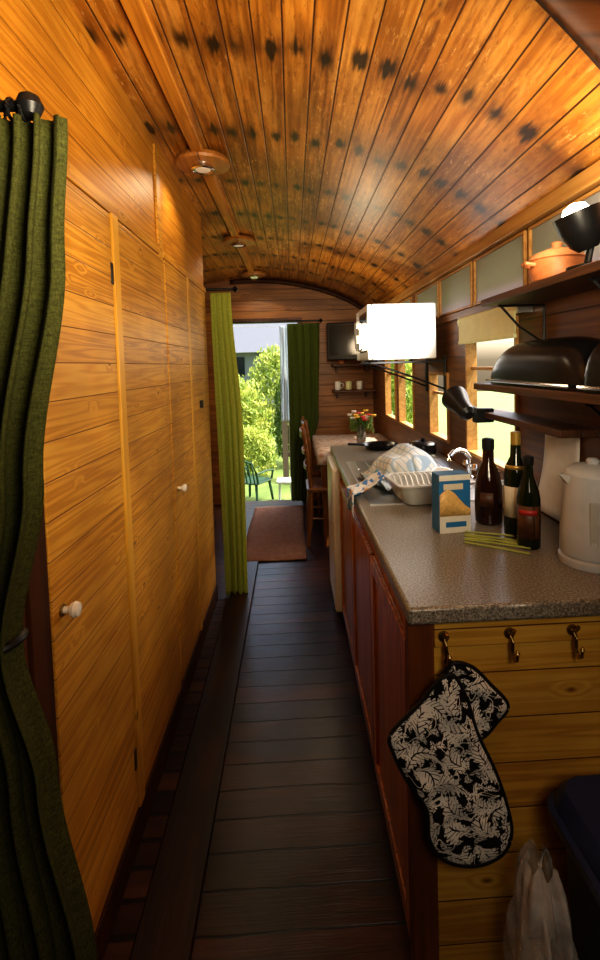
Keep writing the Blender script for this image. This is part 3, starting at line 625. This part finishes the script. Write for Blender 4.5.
o=bpy.data.objects.new('shelf_lamp_light',L); COL.objects.link(o); o.location=(.640,1.16,1.79)
e=E('enamel_jug','black enamel jug on the shelf','jug',(.745,1.02,US+.022))
B().lathe([(.045,0),(.05,.01),(.048,.06),(.036,.10),(.040,.12),(.036,.12),(.03,.10)],32).obj('jug_body',M_enam,parent=e)
B().tube([(0,-.04,.105),(0,-.075,.09),(0,-.07,.04),(0,-.047,.025)],.005,8).obj('handle',M_enam,parent=e)
def breadbin(y0,y1,lab):
    e=E('bread_bin',lab,'bread bin',(.725,(y0+y1)/2,1.342)); L=(y1-y0)/2
    K=20
    prof=[(-.087*math.cos(a),.132*math.sin(a)**.6) for a in [pi*i/K for i in range(K+1)]]
    vs=[];fs=[]; J=28
    for j in range(J+1):
        t=-1+2*j/J; s=max(.02,(1-abs(t)**5))**.5
        for (px,pz) in prof: vs.append((px*(.75+.25*s),t*L,pz*s+.002))
    m_=K+1
    for j in range(J):
        for i in range(K): fs.append((j*m_+i,j*m_+i+1,(j+1)*m_+i+1,(j+1)*m_+i))
        fs.append((j*m_,(j+1)*m_,(j+1)*m_+K,j*m_+K))
    B().add(vs,fs).obj('lid',M_enam,parent=e,ang=80)
    B().tube([(-.090,-L*.92,.012),(-.091,0,.012),(-.090,L*.92,.012)],.005,8).obj('rim',M_chrome,parent=e,label='chrome edge trim')
breadbin(1.10,1.63,'long low black enamel bread bin on the shelf'); breadbin(.955,1.09,'second black domed bin at the shelf end')
# clip lamp aimed at the microwave
e=E('clip_lamp','black clip-on spot lamp clamped to the narrow shelf','lamp',(.70,1.84,NS+.012)); e.scale=(1.35,1.35,1.35)
B().box(-.02,.035,-.012,.012,-.022,.018).obj('clamp',M_blackp,parent=e,bevel=.004)
B().tube([(-.01,0,.012),(-.025,.01,.020),(-.045,.01,.022)],.008,8).obj('arm',M_black,parent=e)
ld=Vector((-.07,.62,.30)).normalized(); LM=T(-.050,.01,.024)@ld.to_track_quat('Z','Y').to_matrix().to_4x4()
B().lathe([(.012,-.05),(.022,-.04),(.026,0),(.036,.035),(.038,.05),(.033,.05),(.02,0)],28,LM).obj('lamp_shade',M_blackp,parent=e)
L=bpy.data.lights.new('clip_lamp_beam','SPOT'); L.energy=75; L.spot_size=math.radians(40); L.spot_blend=.7; L.color=(1,.96,.9); L.shadow_soft_size=.03
o=bpy.data.objects.new('clip_lamp_beam',L); COL.objects.link(o); o.location=Vector((.70-.0675,1.84+.0135,NS+.045))+ld*.085; o.rotation_euler=ld.to_track_quat('-Z','Y').to_euler()
B().grid(lambda u,v:(-.003+.003*math.sin(6*v)*v-.035*v*v,.20*(u-.5),-.27*v),8,12).obj('paper_sheet',M_paper,loc=(XR-.003,1.50,1.20),solid=.0006,label='white paper sheet pinned to the wall',cat='paper')
e=E('roller_blind','pale yellow-green roller blind rolled up above the window','blind',(.79,2.0,1.60))
B().tube([(0,-.31,0),(0,.30,0)],.020,18).obj('roll',M_cream,parent=e)
B().box(-.018,-.014,-.295,.285,-.09,.0).obj('blind_cloth',M_cream,parent=e); B().box(-.022,-.010,-.295,.285,-.105,-.09).obj('bottom_bar',M_cream,parent=e,bevel=.003)
for yy in (-.315,.30): B().box(-.015,.038,yy,yy+.004,-.02,.02).obj('bracket',M_steel,parent=e)
# ------------------------------------------------------------ microwave
e=E('microwave_oven','white microwave oven on wall brackets above the worktop','microwave',(.59,2.86,1.43))
B().box(-.165,.175,-.24,.24,.008,.302).obj('case',M_white2,parent=e,bevel=.008)
d=B().box(-.19,-.166,-.238,.10,.010,.300).obj('door',M_white2,parent=e,bevel=.005)
B().box(-.192,-.189,-.20,.05,.05,.265).obj('door_window',M_screen,parent=d,bevel=.001)
B().tube([(-.19,.085,.06),(-.212,.085,.08),(-.212,.085,.23),(-.19,.085,.25)],.006,8).obj('handle',M_white,parent=d)
B().box(-.186,-.166,.102,.238,.010,.300).obj('control_panel',M_white,parent=e,bevel=.003)
for zz in (.09,.18): B().lathe([(.022,0),(.02,.016)],24,T(-.186,.17,zz)@R(-pi/2,'Y')).obj('dial',M_grey,parent=e)
for a in (-.13,.14):
    for c in (-.2,.2): B().lathe([(.012,-.001),(.012,.009)],12,T(a,c,0)).obj('foot',M_blackp,parent=e)
e=E('microwave_bracket','pair of black telescopic wall arms carrying the microwave','bracket',(.80,2.86,1.42))
for yy in (-.19,.19):
    B().box(-.38,.02,yy-.008,yy+.008,-.004,.008).tube([(.024,yy,-.15),(-.15,yy,-.08),(-.36,yy,-.004)],.006,8).box(.018,.028,yy-.015,yy+.015,-.18,.03).obj('arm',M_black,parent=e,bevel=.002)
# ------------------------------------------------------------ far dining area
e=E('dining_table','small dining table covered with faded printed cloth','table',(.50,4.25,0))
B().box(-.31,.32,-.42,.50,.72,.745).obj('table_top',M_chair,parent=e,bevel=.004)
B().grid(lambda u,v:(-.325+.65*u,-.43+.94*v,.7475),10,14).grid(lambda u,v:(-.325-.004*math.sin(30*u),-.43+.94*u,.7475-.10*v),40,3).grid(lambda u,v:(-.325+.65*u,-.43-.006*math.sin(30*u),.7475-.10*v),40,3).obj('tablecloth',M_cloth,parent=e,solid=.002)
for a in (-.27,.28):
    for c in (-.38,.46): B().lathe([(.018,0),(.026,.1),(.022,.3),(.03,.6),(.03,.72)],14,T(a,c,0)).obj('leg',M_chair,parent=e)
def chair(loc,rot,lab):
    e=E('dining_chair',lab,'chair',loc,(0,0,rot),group='wooden chairs at the dining table')
    loft([(.19,.19,.04,.43,0,0),(.20,.20,.05,.44,0,0),(.20,.20,.05,.455,0,0),(.185,.185,.04,.465,0,0)]).obj('seat',M_chair,parent=e)
    for a in (-.16,.16): B().tube([(.16,a*1.1,0),(.165,a,.22),(.16,a,.435)],[.014,.02,.017],12).obj('leg',M_chair,parent=e)
    for a in (-.16,.16): B().tube([(-.20,a*1.05,0),(-.175,a,.22),(-.165,a,.45),(-.185,a,.70),(-.215,a,.93)],[.015,.019,.019,.016,.014],12).obj('leg',M_chair,parent=e)
    b=B()
    for z,h in ((.60,.03),(.72,.03),(.85,.06)): b.grid(lambda u,v:(-.175-.10*(z-.45)-.02*math.sin(pi*u),-.16+.32*u,z+h*v),12,1)
    b.obj('backrest',M_chair,parent=e,solid=.016)
    b=B(); b.tube([(.16,-.16,.2),(-.175,-.16,.22)],.009,8).tube([(.16,.16,.2),(-.175,.16,.22)],.009,8).tube([(0,-.16,.21),(0,.16,.21)],.009,8); b.obj('stretcher',M_chair,parent=e)
chair((.285,4.02,0),0,'wooden ladder-back chair tucked at the table side'); chair((.31,4.62,0),.05,'wooden ladder-back chair near the far wall')
e=E('flower_vase','glass vase with red, yellow and white flowers','flowers',(.56,4.15,.749))
B().lathe([(.03,0),(.04,.02),(.042,.09),(.03,.13),(.036,.15)],24).obj('vase',M_gclear,parent=e)
st=B(); heads={0:B(),1:B(),2:B()}; lf=B()
for i in range(24):
    a=random.random()*2*pi; r=.02+.10*random.random(); z=.21+.09*random.random()-r*.4
    p=Vector((r*math.cos(a),r*math.sin(a),z)); st.tube([(0,0,.03),(p.x*.4,p.y*.4,z*.7),p],.002,5)
    hb=heads[random.choice([0,0,1,1,2])]
    for k in range(7):
        b_=2*pi*k/7; hb.lathe([(.003,-.010),(.010,0),(.003,.010)],8,T(*p)@R(b_,'Z')@T(.013,0,0)@R(.9,'Y'))
    for k in range(6):
        q=Vector((random.uniform(-.09,.09),random.uniform(-.09,.09),random.uniform(.12,.23))); M=T(*q)@R(random.random()*6,'Z')@R(random.random()*2,'X'); lf.add([(-.012,0,0),(0,-.03,0),(.012,0,0),(0,.03,0)],[(0,1,2,3)],M)
st.obj('stems',M_leaf2,parent=e)
for k,mt in ((0,M_petr),(1,M_pety),(2,M_petw)): heads[k].obj('blossoms',mt,parent=e)
lf.obj('leaves',M_leaf2,parent=e)
e=E('television','small black television on a wall arm','television',(.52,4.82,1.46),(0,0,-.25))
B().box(-.18,.18,-.02,.02,.0,.36).obj('tv_case',M_blackp,parent=e,bevel=.01)
B().box(-.155,.155,-.0225,-.019,.05,.335).obj('screen',M_screen,parent=e)
B().box(-.14,.14,.02,.12,.04,.30).obj('rear_housing',M_blackp,parent=e,bevel=.03)
B().box(-.03,.03,.10,.36,.12,.17).obj('wall_arm',M_black,parent=e,bevel=.004)
for k,z in enumerate((1.40,1.14)):
    e=E('corner_shelf','small dark wooden shelf on the far wall','shelf',(.60,5.04,z))
    B().box(-.20,.225,-.11,.108,0,.02).obj('shelf_board',M_shelf,parent=e,bevel=.003)
    for xx in (-.15,.15): B().box(xx-.008,xx+.008,.0,.108,-.06,0).obj('bracket',M_shelf,parent=e,bevel=.002)
for i,(xx,z) in enumerate(((.45,1.162),(.56,1.162),(.67,1.162),(.50,1.422),(.72,1.422))): mug((xx,5.0,z),[M_white2,M_cream,M_white2,M_terr,M_white2][i],'small cup on the far shelf',rot=i,r=.03,g='cups on the far shelves')
# ------------------------------------------------------------ outside
B().grid(lambda u,v:(-14+28*u,5.3+22*v,-.32+.02*math.sin(20*u)*math.sin(17*v)),30,30).obj('lawn',M_grass,label='sunlit green lawn outside the door',cat='lawn',kind='stuff')
B().grid(lambda u,v:(1.0+13*u,-6+11.3*v,-.32),4,4).obj('lawn',M_grass,label='grass beside the carriage windows',cat='lawn',kind='stuff')
B().box(-.8,.2,5.24,5.45,-.30,-.20).obj('door_step',M_render,label='grey concrete step outside the door',cat='step',bevel=.01)
def bush(loc,rx,ry,rz,n,mat,sz,lab):
    b=B()
    for i in range(n):
        a=random.random()*2*pi; c=random.uniform(-.55,1); s=math.sqrt(1-c*c) if abs(c)<1 else 0; k=random.uniform(.72,1.05)+.12*math.sin(5*a)*s
        M=T(rx*k*s*math.cos(a),ry*k*s*math.sin(a),rz*.5+rz*k*c*.7)@R(random.random()*6.3,'Z')@R(random.random()*3,'X')
        q=sz*random.uniform(.6,1.3); b.add([(-q*.4,0,0),(0,-q,.1*q),(q*.4,0,0),(0,q,.1*q)],[(0,1,2,3)],M)
    b.obj('bush',mat,loc=loc,smooth=False,label=lab,cat='bush')
bush((-1.25,9.0,-.3),.75,.6,1.35,5000,M_leaf,.06,'sunlit leafy garden shrub outside the door')
bush((-.36,10.2,-.3),.6,.6,1.74,4500,M_leaf,.06,'tall bright green shrub by the path')
bush((-.66,7.75,-.3),.34,.30,.66,2500,M_leaf,.04,'low yellow-green shrub by the lawn')
bush((-.10,8.6,-.3),.22,.35,1.36,2600,M_leaf2,.045,'dark hedge beside the lawn')
bush((-3.2,11.5,-.3),1.4,1.0,2.0,5000,M_leaf2,.10,'large dark green hedge at the garden end')
bush((1.9,11,-.3),1.0,1.0,2.0,4000,M_leaf,.10,'rounded green bush in the garden')
bush((3.6,1.8,-.3),.8,1.2,.7,3500,M_leaf,.08,'bright shrub outside the kitchen window')
bush((3.6,4.8,-.3),.8,1.2,1.1,3000,M_leaf2,.08,'green shrub outside the dining window')
e=E('house','grey neighbouring house with slate roof','house',(-2.3,17,-.30))
B().box(-3,3,0,5,0,2.3).obj('house_walls',M_render,parent=e); B().add([(-3.2,-.3,2.2),(3.2,-.3,2.2),(3.2,5.3,2.2),(-3.2,5.3,2.2),(-3.2,2.5,3.6),(3.2,2.5,3.6)],[(0,1,5,4),(2,3,4,5),(0,4,3),(1,2,5),(0,3,2,1)]).obj('roof',M_roof,parent=e,smooth=False)
B().box(-.1,.7,-.02,.01,1.4,2.05).obj('house_window',M_screen,parent=e)
e=E('garden_fence','weathered timber fence panel in the garden','fence',(.12,7.3,-.32))
b=B()
for i in range(6): b.box(-.3+.1*i,-.215+.1*i,-.01,.01,0,1.4)
b.box(-.32,.3,.01,.03,.4,.47).box(-.32,.3,.01,.03,1.1,1.17); b.obj('fence_boards',M_fence,parent=e)
e=E('garden_chair','dark green plastic garden chair on the lawn','chair',(-.55,6.40,-.31),(0,0,2.6)); e.scale=(.85,.85,.68)
loft([(.22,.21,.06,.38,0,0),(.235,.225,.06,.40,0,0),(.225,.215,.06,.41,0,0)]).obj('seat',M_green_pl,parent=e)
for a,c in ((-.18,-.17),(.18,-.17),(-.18,.17),(.18,.17)): B().tube([(a*1.2,c*1.2,0),(a,c,.39)],[.018,.022],8).obj('leg',M_green_pl,parent=e)
b=B()
for i in range(6): b.tube([(-.17+.068*i,.19,.40),(-.18+.072*i,.24,.62),(-.16+.064*i,.27,.80)],.012,6)
b.tube([(-.24,.20,.40),(-.25,.25,.6),(-.2,.29,.80),(0,.31,.85),(.2,.29,.80),(.25,.25,.6),(.24,.20,.40)],.018,8); b.obj('backrest',M_green_pl,parent=e)
for s in (-1,1): B().tube([(s*.25,.25,.60),(s*.27,.0,.62),(s*.25,-.18,.58),(s*.21,-.19,.40)],.018,8).obj('armrest',M_green_pl,parent=e)
e=E('garden_table','small white plastic garden table on the lawn','table',(-.13,6.3,-.31))
loft([(.10,.12,.04,.26,0,0),(.11,.13,.05,.27,0,0),(.11,.13,.05,.285,0,0),(.10,.12,.04,.29,0,0)]).obj('table_top',M_white,parent=e)
for a in (-.07,.07):
    for c in (-.08,.08): B().tube([(a*1.15,c*1.15,0),(a,c,.265)],[.012,.016],8).obj('leg',M_white,parent=e)
# ------------------------------------------------------------ light
w=bpy.data.worlds.new('sky'); S.world=w; w.use_nodes=True; nt=w.node_tree
sky=nt.nodes.new('ShaderNodeTexSky'); sky.sky_type='NISHITA'; sky.sun_disc=False; sky.sun_elevation=math.radians(50); sky.sun_rotation=math.radians(60); sky.dust_density=5
nt.links.new(sky.outputs[0],nt.nodes['Background'].inputs[0]); nt.nodes['Background'].inputs[1].default_value=.55
L=bpy.data.lights.new('sun','SUN'); L.energy=8; L.angle=.02; L.color=(1,.94,.80)
o=bpy.data.objects.new('sun',L); COL.objects.link(o); d=Vector((-.45,.30,-1.0)); o.rotation_euler=d.to_track_quat('-Z','Y').to_euler()
def pt(loc,e,c,r=.1):
    L=bpy.data.lights.new('lamp','POINT'); L.energy=e; L.color=c; L.shadow_soft_size=r; o=bpy.data.objects.new('lamp',L); COL.objects.link(o); o.location=loc  # invisible fill light added for brightness, no fixture modelled
def spot(loc,d,e,c,size,r=.15,blend=1):
    L=bpy.data.lights.new('added_key_spot','SPOT'); L.energy=e; L.color=c; L.shadow_soft_size=r; L.spot_size=math.radians(size); L.spot_blend=blend
    o=bpy.data.objects.new('added_key_spot',L); COL.objects.link(o); o.location=loc; o.rotation_euler=Vector(d).to_track_quat('-Z','Y').to_euler()
spot((.26,.22,1.68),(-.22,1,.48),118,(1,.84,.58),142,.22)  # unseen key light added to brighten ceiling and left wall
pt((.30,-.12,1.55),15,(1,.84,.62),.2)  # added fill light behind the camera, not a room fitting
pt((.25,3.75,1.62),9,(1,.78,.50),.10)  # added warm fill for the far end, no lamp hangs here
# ------------------------------------------------------------ camera
cam=bpy.data.cameras.new('camera'); co=bpy.data.objects.new('camera',cam); COL.objects.link(co); S.camera=co
cam.sensor_width=36; cam.lens=500/960*36; cam.clip_start=.02
tilt=math.radians(3); yaw=math.radians(2.5); roll=.028
f=Vector((math.sin(yaw)*math.cos(tilt),math.cos(yaw)*math.cos(tilt),-math.sin(tilt)))
q=f.to_track_quat('-Z','Y'); co.rotation_mode='QUATERNION'
co.rotation_quaternion=q@Quaternion((0,0,1),-roll)
co.location=(0,0,1.42)
cam.shift_x=(7-500*math.tan(yaw))/960; cam.shift_y=-(115-500*math.tan(tilt))/960
S.view_settings.view_transform='Standard'
try: S.view_settings.look='Medium High Contrast'
except Exception as ex: print(ex)
